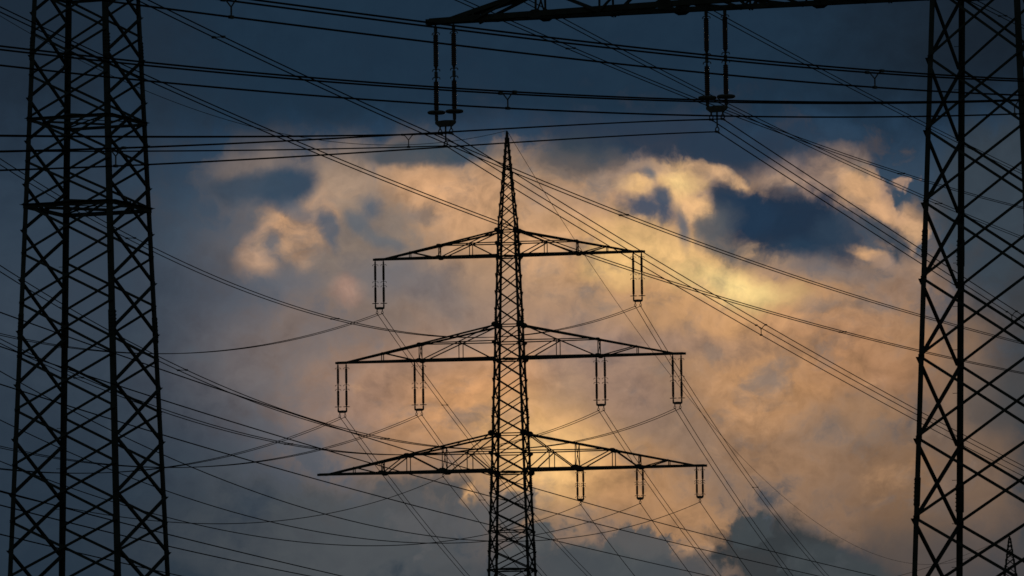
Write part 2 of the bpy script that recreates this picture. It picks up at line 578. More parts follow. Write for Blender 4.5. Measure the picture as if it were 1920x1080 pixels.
# ------------------------------------------------------------------ lattice pylons
class Pylon:
    def __init__(s, label, x, y, phi, hx, hy, mat, wl, wd, group):
        s.o = thing('pylon', label, 'pylon', (x, y, 0), -phi, group)
        s.hx, s.hy, s.mat, s.wl, s.wd, s.phi = hx, hy, mat, wl, wd, phi
        s.base = Vector((x, y, 0))

    def corner(s, k, z):
        sx, sy = ((-1, -1), (1, -1), (1, 1), (-1, 1))[k]
        return Vector((sx * interp(s.hx, z), sy * interp(s.hy, z), z))

    def world(s, p):
        return s.base + Matrix.Rotation(-s.phi, 3, 'Z') @ Vector(p)

    def legs(s, zs, splices=(), bolts=None, t=.022, gussets=()):
        for k in range(4):
            sx, sy = ((-1, -1), (1, -1), (1, 1), (-1, 1))[k]
            e1, e2 = Vector((-sx, 0, 0)), Vector((0, -sy, 0))
            bm = bmesh.new()
            for z0, z1 in zip(zs, zs[1:]):
                w = interp(s.wl, (z0 + z1) / 2)
                angle(bm, s.corner(k, z0), s.corner(k, z1), e1, e2, w, max(t, w * .11))
            for zc, ln in splices:        # bolted lap joints
                w = interp(s.wl, zc) * 1.16
                a, b = s.corner(k, zc - ln / 2), s.corner(k, zc + ln / 2)
                o = Vector((sx, sy, 0)) * .016
                angle(bm, a + o, b + o, e1, e2, w, .028)
                nb = 7
                for i in range(nb):
                    p = a.lerp(b, (i + .5) / nb)
                    for e, nrm in ((e1, -e2), (e2, -e1)):
                        for q in (.3, .72):
                            c = p + e * (w * q) + nrm * .016
                            bar(bm, c, c + nrm * .05, .045, .045)
            if bolts and k in bolts[0]:   # climbing pegs
                _, zb0, zb1, dz, ln = bolts
                z = zb0
                i = 0
                while z < zb1:
                    p = s.corner(k, z)
                    e, f = (e1, -e2) if i % 2 else (e2, -e1)
                    c = p + e * (.5 * interp(s.wl, z))
                    tube(bm, [c, c + f * ln, c + f * ln + Vector((0, 0, .02))], .014, 5)
                    z += dz
                    i += 1
            for zg, sz in gussets:            # joint plates where the arms meet the body
                c = s.corner(k, zg)
                plate(bm, c + Vector((0, sy * .04, 0)), Vector((1, 0, 0)), Vector((0, sy, 0)), sz * 1.25, sz, .02)
                plate(bm, c + Vector((sx * .04, 0, 0)), Vector((0, 1, 0)), Vector((sx, 0, 0)), sz * 1.1, sz, .02)
            finish('leg', bm, s.mat, s.o)

    def face(s, f, zs, single=False, gus=True, wd=None):
        """X bracing between legs f and f+1 at the given levels."""
        n = (Vector((0, -1, 0)), Vector((1, 0, 0)), Vector((0, 1, 0)), Vector((-1, 0, 0)))[f]
        bm = bmesh.new()
        for i, (z0, z1) in enumerate(zip(zs, zs[1:])):
            w = wd or interp(s.wd, (z0 + z1) / 2)
            a0, b0 = s.corner(f, z0), s.corner((f + 1) % 4, z0)
            a1, b1 = s.corner(f, z1), s.corner((f + 1) % 4, z1)
            t = max(.008, w * .12)
            up_ = Vector((0, 0, 1))
            angle(bm, a0 + n * .004, b1 + n * .004, up_, n, w, t, True)
            angle(bm, b0 - n * (.03 + t), a1 - n * (.03 + t), up_, -n, w, t, True)
            if gus:
                h = max(.16, interp(s.wl, z0) * 1.1)
                for k, (p, q) in enumerate(((a0, b0), (b0, a0))):
                    e = (q - p).normalized()
                    plate(bm, p + e * (h * .55) - n * .013, Z, n, h * 1.5, h * .9, .012)
        return finish('face_bracing', bm, s.mat, s.o)

    def ring(s, z, w, cross=True, t=.015):
        bm = bmesh.new()
        c = [s.corner(k, z) for k in range(4)]
        for k in range(4):
            n = (Vector((0, -1, 0)), Vector((1, 0, 0)), Vector((0, 1, 0)), Vector((-1, 0, 0)))[k]
            angle(bm, c[k] + n * .018, c[(k + 1) % 4] + n * .018, -Z, n, w, t)
        if cross:
            bar(bm, c[0] + Z * .03, c[2] + Z * .03, w, .02, Vector((1, -1, 0)))
            bar(bm, c[1] - Z * .03, c[3] - Z * .03, w, .02, Vector((1, 1, 0)))
            m = [(c[k] + c[(k + 1) % 4]) / 2 for k in range(4)]
            for k in range(4):
                bar(bm, m[k] + Z * .055, m[(k + 1) % 4] + Z * .055, w * .7, .02, Vector((0, 0, 1)))
        return finish('diaphragm', bm, s.mat, s.o)

    def arm(s, sg, L, zb, zt, pattern, frames, verticals, wc, wb, tipw=.18, bays=8, plates=(), tz=.12, rise=0.0):
        hxb, hyb, hxt, hyt = interp(s.hx, zb), interp(s.hy, zb), interp(s.hx, zt), interp(s.hy, zt)
        tip = lambda y: Vector((sg * L, y * tipw, zb + rise))

        def bot(f, y):
            return Vector((sg * hxb, y * hyb, zb)).lerp(tip(y), f)

        def top(f, y):
            x = bot(f, y).x
            a, b = Vector((sg * hxt, y * hyt, zt)), tip(y) + Vector((-sg * .5, 0, tz))
            g = min(1, max(0, (x - a.x) / (b.x - a.x)))
            return a.lerp(b, g)

        def pt(kind, f, y):
            if kind == 'b':
                return bot(f, y)
            if kind == 't':
                return top(f, y)
            f, fh = f if isinstance(f, tuple) else (f, f)
            p = bot(f, y)
            p.z = top(fh, y).z
            return p
        bm = bmesh.new()
        for y in (-1, 1):
            n = Vector((0, y, 0))
            angle(bm, bot(0, y), bot(1, y), Z, -n, wc, wc * .12)
            angle(bm, top(0, y), top(.97, y), -Z, -n, wc * .8, wc * .11)
        bar(bm, Vector((sg * (L - .75), 0, zb + rise + wc * .4)), Vector((sg * (L + .18), 0, zb + rise + wc * .4)), wc * .95, tipw * 2.1)
        arm = finish('crossarm', bm, s.mat, s.o)
        bm = bmesh.new()
        for y in (-1, 1):
            n = Vector((0, y, 0))
            for q, (ka, fa, kb, fb) in enumerate(pattern):
                o = n * (.006 + .011 * (q % 3))
                angle(bm, pt(ka, fa, y) + o, pt(kb, fb, y) + o, Z, n, wb, wb * .14, True)
            for ka, f, kb in verticals:
                bar(bm, pt(ka, f, y) - n * .012, pt(kb, f if kb != 'b' else (f[0] if isinstance(f, tuple) else f), y) - n * .012,
                    wb * .8, .02, Vector((1, 0, 0)))
            for ka, f, sz in plates:
                plate(bm, pt(ka, f, y) + n * .05 + Z * (sz * .22 if ka == 'b' else -sz * .2), Vector((1, 0, 0)), n, sz * 1.35, sz * .8, .014)
        for f in frames:
            bar(bm, bot(f, -1), top(f, 1), wb * .6, .02, Vector((1, 0, 0)))
            bar(bm, bot(f, 1) + Vector((.04, 0, 0)), top(f, -1) + Vector((.04, 0, 0)), wb * .6, .02, Vector((1, 0, 0)))
        for i in range(bays):              # lacing between the two bottom chords
            f0, f1 = i / bays * .93, (i + 1) / bays * .93
            y = 1 if i % 2 else -1
            bar(bm, bot(f0, y) + Z * .05, bot(f1, -y) + Z * .05, wb, .02, Vector((0, 0, 1)))
            bar(bm, bot(f1, -1) + Z * .09, bot(f1, 1) + Z * .09, wb, .02, Vector((0, 0, 1)))
            if i % 2 == 0:
                bar(bm, top(f0, y) - Z * .05, top(f1, -y) - Z * .05, wb * .6, .02, Vector((0, 0, 1)))
        finish('bracing', bm, s.mat, arm)
        s.bot = bot
        return arm


def steps(z0, z1, n):
    return [z0 + (z1 - z0) * i / n for i in range(n + 1)]


def down(z0, first, grow):
    """levels from z0 to the ground, panels growing downwards"""
    out, z, d = [], z0, first
    while z - d > d * .6:
        z -= d
        out.append(z)
        d *= grow
    return sorted(out + [0.0])


def zof(py, px, D):
    return P(px, py, D).z


# --- middle pylon
DM, PHM = 494.0, math.radians(10.3)
mc = P(956, 700, DM)
zm = lambda py: zof(py, 960 - (1080 - py) * ROLL, DM)
kM = 1 / F * 496.5
ring_half = lambda a, phi: a * kM / (math.cos(phi) + math.sin(phi))
hM = [(0, ring_half(64.5, PHM)), (zm(1060), ring_half(45, PHM)), (zm(432), ring_half(20.6, PHM)), (zm(246), ring_half(2.0, PHM))]
wlM = [(0, .24), (zm(1060), .215), (zm(432), .18), (zm(246), .10)]
wdM = [(0, .115), (zm(1060), .105), (zm(432), .092), (zm(246), .055)]
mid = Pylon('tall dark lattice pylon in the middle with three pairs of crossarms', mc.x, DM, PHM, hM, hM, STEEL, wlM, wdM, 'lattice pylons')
lev = [432, 456, 481, 513, 545, 577, 609, 642, 674, 709, 744, 779, 813, 850, 886, 923, 960, 995, 1032, 1068]
zlev = sorted(zm(p) for p in lev)
zlev = down(zlev[0], 1.75, 1.12) + zlev
mid.legs([0, zm(1060), zm(432), zm(246)], splices=[(zm(p), 1.4) for p in (780, 905, 1030, 600)], bolts=((3,), 14, zm(445), .62, .28),
         gussets=[(zm(p), q) for p, q in ((432, .42), (456, .30), (481, .34), (609, .46), (642, .32), (674, .38), (813, .52), (850, .36), (886, .44))])
pk = [432, 406, 382, 360, 340, 322, 306, 292, 280, 269, 258]
zpk = sorted(zm(p) for p in pk)
for f in range(4):
    mid.face(f, zlev)
bmp = mid
for f in range(4):
    mid.face(f, zpk, gus=False)
for p, c in ((432, 0), (456, 0), (481, 1), (609, 0), (642, 0), (674, 1), (813, 0), (850, 0), (886, 1), (995, 0), (1068, 1)):
    mid.ring(zm(p), .12 if p in (481, 674, 886, 1068) else .095, bool(c))
cosM = math.cos(PHM)
SHORT = [('t', 0, 'b', .475), ('b', 0.01, 'h', (.22, .475)), ('b', .475, 't', .715), ('h', (0, .475), 't', .475)]
LONG = [('t', 0, 'b', .28), ('b', .01, 'h', (.135, .487)), ('b', .28, 't', .487), ('t', .487, 'b', .634), ('b', .634, 't', .80),
        ('h', (0, .487), 't', .487)]
armM = {}
for key, yb, yt, half in (('top', 481, 432, 251), ('mid', 673.5, 609, 324), ('low', 883.5, 813, 360)):
    L = half * kM / cosM
    for sg in (-1, 1):
        if key == 'low':
            mid.arm(sg, L, zm(yb), zm(yt), LONG, (.28, .634), [('h', (.135, .487), 'b'), ('t', .28, 'b'), ('t', .487, 'b'), ('t', .634, 'b'), ('t', .8, 'b')],
                    .20, .10, bays=12, plates=(('b', .28, .6), ('b', .634, .5), ('t', .487, .42)))
        else:
            mid.arm(sg, L, zm(yb), zm(yt), SHORT, (.475,), [('h', (.22, .475), 'b'), ('t', .475, 'b'), ('t', .715, 'b')],
                    .19, .095, bays=10, plates=(('b', .475, .42), ('t', .475, .3)))
        armM[key, sg] = (mid.bot, L)

# --- left pylon
DL, PHL = 250.0, math.radians(20.97)
kL = 251.2 / F
cl = Vector((-18.721, DL, 0))
zl = lambda py: zof(py + 4.0, 164.5, DL)        # py read on the leftmost leg
h0L, h1L, z0L, z1L = 1.795, 2.672, P(164.5, 0, DL).z, P(164.5, 1080, DL).z
gL = (h1L - h0L) / (z0L - z1L)
hL = [(0, h1L + gL * z1L), (z0L, h0L), (zl(-420), h0L - gL * (zl(-420) - z0L)), (zl(-760), .12)]
wlL = [(0, .25), (zl(1080), .235), (zl(0), .205), (zl(-420), .17), (zl(-760), .1)]
wdL = [(0, .13), (zl(1080), .12), (zl(0), .108), (zl(-760), .06)]
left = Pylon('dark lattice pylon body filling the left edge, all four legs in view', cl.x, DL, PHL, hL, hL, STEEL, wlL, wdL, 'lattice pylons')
ll = [-18, 62, 142, 222, 303, 383, 475, 568, 668, 768, 871, 976, 1080]
zll = sorted(zl(p) for p in ll)
zfront = down(zll[0], 2.55, 1.1) + zll + [zl(-18) + 1.75 * i for i in range(1, 6)]
zside = [0.0] + [(a + b) / 2 for a, b in zip(zfront, zfront[1:])] + [zfront[-1]]
left.legs([0, zl(1080), zl(0), zl(-420), zl(-760)], splices=[(zl(92), 1.05), (zl(612), 1.15), (zl(1180), 1.2)], bolts=((3,), 6, zl(-300), .9, .22))
for f in range(4):
    left.face(f, zfront if f in (0, 2) else zside)
ztop = zfront[-1]
for f in range(4):
    left.face(f, [ztop + (zl(-740) - ztop) * (1 - (1 - i / 9) ** 1.35) for i in range(10)], gus=False)
for p, w in ((-18, .15), (222, .14), (383, .19)):
    left.ring(zl(p), w)

# --- right pylon
DR, PHR = 250.0, math.radians(23.5)
kR = 251.2 / F
cr_ = Vector((21.319, DR, 0))
zr = lambda py: zof(py, 1735, DR - 1.4)          # py read on the left leg
z0R, z1R = P(1868, 0, DR).z, P(1868, 1080, DR).z
h0R, h1R = 2.054, 3.049
gR = (h1R - h0R) / (z0R - z1R)
hxR = [(0, h1R + gR * z1R), (z0R, h0R), (z0R + 10, h0R - gR * 8), (z0R + 19, .15)]
hyR = hxR
wlR = [(0, .27), (z1R, .25), (z0R, .215), (z0R + 19, .1)]
wdR = [(0, .145), (z1R, .135), (z0R, .118), (z0R + 19, .06)]
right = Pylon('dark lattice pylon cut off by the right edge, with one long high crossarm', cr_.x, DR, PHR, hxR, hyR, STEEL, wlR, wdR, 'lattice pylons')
lr = [-31, 105, 241, 377, 520, 667, 820, 970, 1122]
zlr = sorted(zr(p) for p in lr)
zr_all = down(zlr[0], 3.7, 1.06) + zlr + [zlr[-1] + 2.9 * i for i in range(1, 4)]
right.legs([0, z1R, z0R, z0R + 10, z0R + 19], splices=[(zr(922), 1.25), (zr(455), 1.2), (zr(-60), 1.2)], bolts=((3,), 6, z0R, .97, .24))
for f in range(4):
    right.face(f, zr_all)
zt_ = zr_all[-1]
for f in range(4):
    right.face(f, [zt_ + (z0R + 18.5 - zt_) * (1 - (1 - i / 8) ** 1.3) for i in range(9)], gus=False)
ARMZ = zof(-2, 1806, DR + 2.7)
LR = 20.0
while proj(right.world((-LR - .18, 0, ARMZ)))[0] > 802:
    LR += .02
TIPR = zof(46, 803, DR + LR * math.sin(PHR))
for z in (ARMZ, ARMZ + 6.3):
    right.ring(z, .14)
RP = [('b', .13 * i, 't', .13 * i + .13) if i % 2 else ('t', .13 * i, 'b', .13 * i + .13) for i in range(7)]
for sg in (-1, 1):
    right.arm(sg, LR, ARMZ, ARMZ + 6.3, RP, (.26, .52, .78), [('t', .13 * i, 'b') for i in range(1, 8)], .26, .13, tipw=.2,
              bays=16, plates=(('b', .26, .6), ('b', .52, .6), ('b', .78, .5)), rise=TIPR - ARMZ)
    if sg < 0:
        botR = right.bot

# --- far pylon
DF = 950.0
fc = P(1893, 1005, DF)
kF = 951.0 / F
hF = [(0, 3.1), (fc.z - 14.5, 2.15), (fc.z - 6.2, .98), (fc.z, .10)]
wlF = [(0, .26), (fc.z, .16)]
wdF = [(0, .13), (fc.z, .11)]
far = Pylon('tiny pointed pylon top far away in the bottom right corner', fc.x, DF, PHM, hF, hF, FAR_STEEL, wlF, wdF, 'lattice pylons')
far.legs([0, fc.z - 14.5, fc.z - 6.2, fc.z])
zf = down(fc.z - 9.5, 1.9, 1.1) + [fc.z - q for q in (9.5, 7.7, 6.2, 4.9, 3.8, 2.9, 2.1, 1.4, .8, .3)]
for f in range(4):
    far.face(f, zf, gus=False)
for dz, L in ((11.0, 11.8), (20.0, 15.3), (29.5, 17)):
    for sg in (-1, 1):
        far.arm(sg, L, fc.z - dz, fc.z - dz + 2.6, SHORT, (.475,), [('t', .475, 'b')], .19, .10, bays=6)

# ------------------------------------------------------------------ insulator strings
def rod_mesh(name, ln, r, n, pitch):
    bm = bmesh.new()
    k = int((ln - .16) / pitch)
    prof = [(0, .035), (0, .055), (-.07, .055), (-.08, r * .5)]
    z = -.08
    for i in range(k):
        prof += [(z - pitch * .25, r), (z - pitch * .5, r), (z - pitch * .72, r * .8)]
        z -= pitch
    prof += [(-ln + .08, r * .5), (-ln + .07, .055), (-ln, .055), (-ln, .035)]
    lathe(bm, [(z, q) for z, q in prof], n)
    bmesh.ops.recalc_face_normals(bm, faces=bm.faces)
    me = bpy.data.meshes.new(name)
    bm.to_mesh(me)
    bm.free()
    me.materials.append(GLAZE)
    return me


def bm_mesh(name, bm, mat):
    bmesh.ops.recalc_face_normals(bm, faces=bm.faces)
    me = bpy.data.meshes.new(name)
    bm.to_mesh(me)
    bm.free()
    me.materials.append(mat)
    return me


def clamp_mesh(drop):
    bm = bmesh.new()
    tube(bm, [Vector((0, 0, .02)), Vector((0, 0, -drop * .35))], .045, 6)
    tube(bm, [Vector((0, 0, -drop * .35)), Vector((0, 0, -drop + .2))], .038, 6)
    # bow and saddle that carries the wire
    bow = [Vector((.085 * math.sin(a), 0, -drop + .10 - .10 * math.cos(a))) for a in [math.radians(q) for q in range(180, 540, 30)]]
    for a, b in zip(bow, bow[1:] + bow[:1]):
        tube(bm, [a, b], .028, 5)
    tube(bm, [Vector((0, -.22, -drop - .02)), Vector((0, 0, -drop)), Vector((0, .22, -drop - .02))], .05, 6)
    return bm_mesh('suspension_clamp', bm, FITTING)


def horn_mesh(s=1.0):
    bm = bmesh.new()
    for sx in (-1, 1):
        tube(bm, [Vector((0, 0, 0)), Vector((sx * .16, .02, .03)) * s, Vector((sx * .24, .03, -.02)) * s, Vector((sx * .25, .03, -.10)) * s], .024, 5)
    return bm_mesh('arcing_horn', bm, FITTING)


def link_mesh(ln):
    bm = bmesh.new()
    tube(bm, [Vector((0, 0, 0)), Vector((0, 0, -ln))], .045, 6)
    for y in (-.05, .05):
        bar(bm, Vector((0, y, -ln * .2)), Vector((0, y, -ln * .85)), .12, .02, Vector((1, 0, 0)))
    return bm_mesh('link', bm, FITTING)


def yoke_mesh(hw, d, t=.05):
    bm = bmesh.new()
    q = [(-hw - .06, .05), (-hw + .08, .07), (0, .09), (hw - .08, .07), (hw + .06, .05), (hw + .05, -.06), (hw * .72, -d), (-hw * .72, -d), (-hw - .05, -.06)]
    loft(bm, [[Vector((x, y, z)) for x, z in q] for y in (-t, t)])
    return bm_mesh('yoke_plate', bm, FITTING)


def ring_mesh(R, r, hw):
    bm = bmesh.new()
    torus(bm, Vector(), R, r)
    for a in (0, math.pi):
        bar(bm, Vector((.04 * math.cos(a), 0, .0)), Vector((R * math.cos(a), 0, 0)), .035, .035)
    return bm_mesh('corona_ring', bm, FITTING)


def horn_bar_mesh():
    bm = bmesh.new()
    tube(bm, [Vector((-.30, 0, .0)), Vector((.30, 0, 0))], .028, 6)
    torus(bm, Vector((0, 0, 0)), .26, .022, 20, 6)
    return bm_mesh('corona_ring', bm, FITTING)


ROD_R = rod_mesh('insulator_rod', 1.68, .120, 12, .085)
ROD_R2 = rod_mesh('insulator_rod', 1.50, .120, 12, .085)
ROD_M = rod_mesh('insulator_rod', 1.55, .112, 8, .11)
ROD_S = rod_mesh('insulator_rod', 1.0, .10, 8, .11)
HORN, HORN_S = horn_mesh(1.0), horn_mesh(.75)
LINK_A, LINK_B, LINK_C = link_mesh(.40), link_mesh(.45), link_mesh(.22)
YOKE_R, YOKE_M, YOKE_S = yoke_mesh(.455, .20), yoke_mesh(.37, .14, .04), yoke_mesh(.25, .16, .04)
RING_R, RING_M = ring_mesh(.36, .062, .44), horn_bar_mesh()
CL_A, CL_B, CL_C, CL_D = clamp_mesh(.34), clamp_mesh(.86), clamp_mesh(.40), clamp_mesh(.34)


def string_set(kind, loc, phi, label, group):
    o = thing('insulator_string', label, 'insulator', loc, -phi, group)
    if kind == 'big':
        hw, plan = .455, [(LINK_A, 0), (HORN_S, -.38), (ROD_R, -.34), (HORN_S, -2.0), (LINK_B, -2.0), (HORN_S, -2.36), (ROD_R2, -2.44),
                         (RING_R, -3.90), (LINK_A, -3.93)]
        yz, yoke = -4.35, YOKE_R
        clamps = [(-.28, -4.52, CL_A), (.28, -4.52, CL_A), (0, -4.54, CL_B)]
    elif kind == 'double':
        hw, plan = .37, [(LINK_A, 0), (HORN, -.36), (ROD_M, -.32), (HORN, -1.86), (LINK_A, -1.86), (HORN, -2.24), (ROD_M, -2.24),
                         (RING_M, -3.76), (LINK_A, -3.78)]
        yz, yoke = -4.16, YOKE_M
        clamps = [(-.235, -4.26, CL_C), (.235, -4.26, CL_C)]
    else:
        hw, plan = .26, [(LINK_C, 0), (HORN_S, -.24), (ROD_S, -.2), (HORN_S, -1.2), (LINK_C, -1.19), (HORN_S, -1.4), (ROD_S, -1.4),
                         (HORN_S, -2.36), (LINK_C, -2.38)]
        yz, yoke = -2.58, YOKE_S
        clamps = [(0, -2.70, CL_D)]
    if kind == 'big':                   # these strings are a little longer than the others
        o.scale = (1, 1, 1.05)
    for sx in (-1, 1):
        for me, z in plan:
            share(me.name.split('.')[0], me, o, (sx * hw, 0, z))
    share('yoke_plate', yoke, o, (0, 0, yz))
    pts = []
    for x, z, me in clamps:
        share('suspension_clamp', me, o, (x, 0, z))
        drop = {CL_A: .34, CL_B: .86, CL_C: .40, CL_D: .34}[me]
        pts.append(Vector(loc) + Matrix.Rotation(-phi, 3, 'Z') @ Vector((x, 0, (z - drop) * o.scale.z)))
    return o, pts


SETS = {}
GI = 'insulator strings under the crossarms'
for name, key, sg, px, kind, lab in (
        ('tl', 'top', -1, 711, 'double', 'double insulator string under the left tip of the middle pylon\'s top crossarm'),
        ('tr', 'top', 1, 1194.5, 'double', 'double insulator string under the right tip of the middle pylon\'s top crossarm'),
        ('mlo', 'mid', -1, 641, 'double', 'double insulator string under the left tip of the middle pylon\'s middle crossarm'),
        ('mli', 'mid', -1, 785, 'double', 'double insulator string halfway along the left middle crossarm of the middle pylon'),
        ('mri', 'mid', 1, 1125.5, 'double', 'double insulator string halfway along the right middle crossarm of the middle pylon'),
        ('mro', 'mid', 1, 1269, 'double', 'double insulator string under the right tip of the middle pylon\'s middle crossarm'),
        ('lr1', 'low', 1, 1087.5, 'small', 'short insulator string nearest the body on the middle pylon\'s lowest right crossarm'),
        ('lr2', 'low', 1, 1199.5, 'small', 'short insulator string in the middle of the three on the lowest right crossarm'),
        ('lr3', 'low', 1, 1311.5, 'small', 'short insulator string under the tip of the lowest right crossarm')):
    bot, L = armM[key, sg]
    best = min((i / 400 for i in range(401)), key=lambda f: abs(proj(mid.world((bot(f, -1) + bot(f, 1)) / 2))[0] - px))
    loc = mid.world((bot(best, -1) + bot(best, 1)) / 2 - Vector((0, 0, .02)))
    SETS[name] = string_set(kind, loc, PHM, lab, GI)[1]
for name, px, lab in (('rl', 833.5, 'large double insulator string with thick rings hanging at the left tip of the high crossarm'),
                      ('rr', 1341, 'large double insulator string with thick rings halfway along the high crossarm')):
    best = min((i / 400 for i in range(401)), key=lambda f: abs(proj(right.world((botR(f, -1) + botR(f, 1)) / 2))[0] - px))
    loc = right.world((botR(best, -1) + botR(best, 1)) / 2 - Vector((0, 0, .02)))
    SETS[name] = string_set('big', loc, PHR, lab, GI)[1]
# short hanger under the left low crossarm
bot, L = armM['low', -1]
best = min((i / 400 for i in range(401)), key=lambda f: abs(proj(mid.world((bot(f, -1) + bot(f, 1)) / 2))[0] - 831))
loc = mid.world((bot(best, -1) + bot(best, 1)) / 2)
hg = tag(share('wire_hanger', CL_D, None, loc), 'short wire hanger under the left half of the lowest crossarm, without insulators', 'hanger')
hg.rotation_euler = (0, 0, -PHM)
SETS['ll'] = [loc - Vector((0, 0, .34))]

# ------------------------------------------------------------------ ground
bm = bmesh.new()
nx = 48
for i in range(nx + 1):
    for j in range(nx + 1):
        x, y = -6000 + 12000 * i / nx, -3000 + 12000 * j / nx
        bm.verts.new((x, y, 0))
bm.verts.ensure_lookup_table()
for i in range(nx):
    for j in range(nx):
        a = i * (nx + 1) + j
        bm.faces.new((bm.verts[a], bm.verts[a + nx + 1], bm.verts[a + nx + 2], bm.verts[a + 1]))
g = finish('ground', bm, GRASS)
g['kind'] = 'structure'
g.location.z = -.02

# ------------------------------------------------------------------ wires
def fit(pts, fixed=None, deg=3):
    """least squares z = a + b s + c s^2 (+ d s^3); with fixed=(0,z0) the curve passes through that point."""
    deg = deg if len(pts) > 4 else 2
    if fixed and len(pts) == 1:        # one reading only: the usual sag of these lines
        s, z = pts[0]
        c = .00037
        return fixed[1], (z - fixed[1] - c * s * s) / s, c, 0
    if fixed:
        s0, z0 = fixed
        A = [[s ** k for k in range(1, deg + 1)] for s, z in pts]
        y = [z - z0 for s, z in pts]
    else:
        A = [[s ** k for k in range(deg + 1)] for s, z in pts]
        y = [z for s, z in pts]
    n = len(A[0])
    sc = [max(abs(r[i]) for r in A) or 1 for i in range(n)]
    A = [[r[i] / sc[i] for i in range(n)] for r in A]
    Nm = [[sum(r[i] * r[j] for r in A) + (1e-9 if i == j else 0) for j in range(n)] for i in range(n)]
    R = [sum(r[i] * q for r, q in zip(A, y)) for i in range(n)]
    for i in range(n):
        p = max(range(i, n), key=lambda k: abs(Nm[k][i]))
        Nm[i], Nm[p], R[i], R[p] = Nm[p], Nm[i], R[p], R[i]
        for k in range(i + 1, n):
            f = Nm[k][i] / Nm[i][i]
            Nm[k] = [u - f * v for u, v in zip(Nm[k], Nm[i])]
            R[k] -= f * R[i]
    x = [0] * n
    for i in reversed(range(n)):
        x[i] = (R[i] - sum(Nm[i][j] * x[j] for j in range(i + 1, n))) / Nm[i][i]
    x = [v / q for v, q in zip(x, sc)]
    if fixed:
        x = [z0] + x
    return tuple(x + [0] * (4 - len(x)))


class Span:
    """A hanging wire: a vertical plane through A along d, and a parabola in it."""
    def __init__(s, A, d, pix, fixed=True, name='', end=None):
        s.A, s.d = Vector((A.x, A.y, 0)), Vector((d[0], d[1], 0)).normalized()
        n = Vector((s.d.y, -s.d.x, 0))
        pts = []
        for px, py in pix:
            r = ray(px, py)
            t = n.dot(s.A - CAM) / n.dot(r)
            q = CAM + r * t
            pts.append(((q - s.A).dot(s.d), q.z))
        s.ss = [p[0] for p in pts]
        s.co = fit(pts + ([(LMF, end)] if end else []), (0.0, A.z) if fixed else None, 2 if end else 3)
        if SPAN_LOG:
            err = [proj(s.at(q))[1] - py for q, (px, py) in zip(s.ss, pix)]
            print('SPAN', name, 'c=%.6f' % s.co[2], 's %.0f..%.0f' % (min(s.ss), max(s.ss)), 'err', ['%.1f' % e for e in err])

    def at(s, q):
        p = s.A + s.d * q
        p.z = s.co[0] + s.co[1] * q + s.co[2] * q * q + s.co[3] * q ** 3
        return p

    def find(s, px):
        lo, hi = min(s.ss + [0]), max(s.ss + [0])
        return min((lo + (hi - lo) * i / 3000 for i in range(3001)), key=lambda q: abs(proj(s.at(q))[0] - px))

    def beyond(s, q, step, lim):
        """run past the edge of the picture"""
        for i in range(60):
            x, y = proj(s.at(q))
            if x < -lim or x > 1920 + lim or y < -lim or y > 1080 + lim or s.at(q).z < 4:
                break
            q += step
        return q


SPAN_LOG = False
WR = .028


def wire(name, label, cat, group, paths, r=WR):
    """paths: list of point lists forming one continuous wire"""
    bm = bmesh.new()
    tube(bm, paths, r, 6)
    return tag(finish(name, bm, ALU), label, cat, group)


def samples(sp, q0, q1, off, n=44):
    nrm = Vector((sp.d.y, -sp.d.x, 0))
    out = []
    for i in range(n + 1):
        p = sp.at(q0 + (q1 - q0) * i / n)
        out.append(p + nrm * off[0] + Z * off[1])
    return out


def spacer(points, label):
    c = sum(points, Vector()) / len(points)
    bm = bmesh.new()
    if len(points) == 2:
        a, b = points
        tube(bm, [a, a.lerp(b, .5), b], .022, 5)
        for p in points:
            bar(bm, p - Vector((.06, .03, 0)), p + Vector((.06, .03, 0)), .09, .09)
    else:
        a, b, l = points
        hub = (a + b) / 2 * .55 + l * .45
        for p in (a, b):
            m = p.lerp(hub, .45) + Vector((0, 0, .05))
            tube(bm, [p, m, hub], .022, 5)
        tube(bm, [hub, l], .026, 5)
        for p in points:
            bar(bm, p - Vector((.05, .05, 0)), p + Vector((.05, .05, 0)), .085, .085)
    return tag(finish('wire_spacer', bm, FITTING), label, 'spacer', 'spacers between the wires')


dM = Vector((fc.x - mc.x, DF - DM, 0)).normalized()
dR = Vector((math.sin(math.radians(16)), math.cos(math.radians(16)), 0))
LMF = math.hypot(fc.x - mc.x, DF - DM)

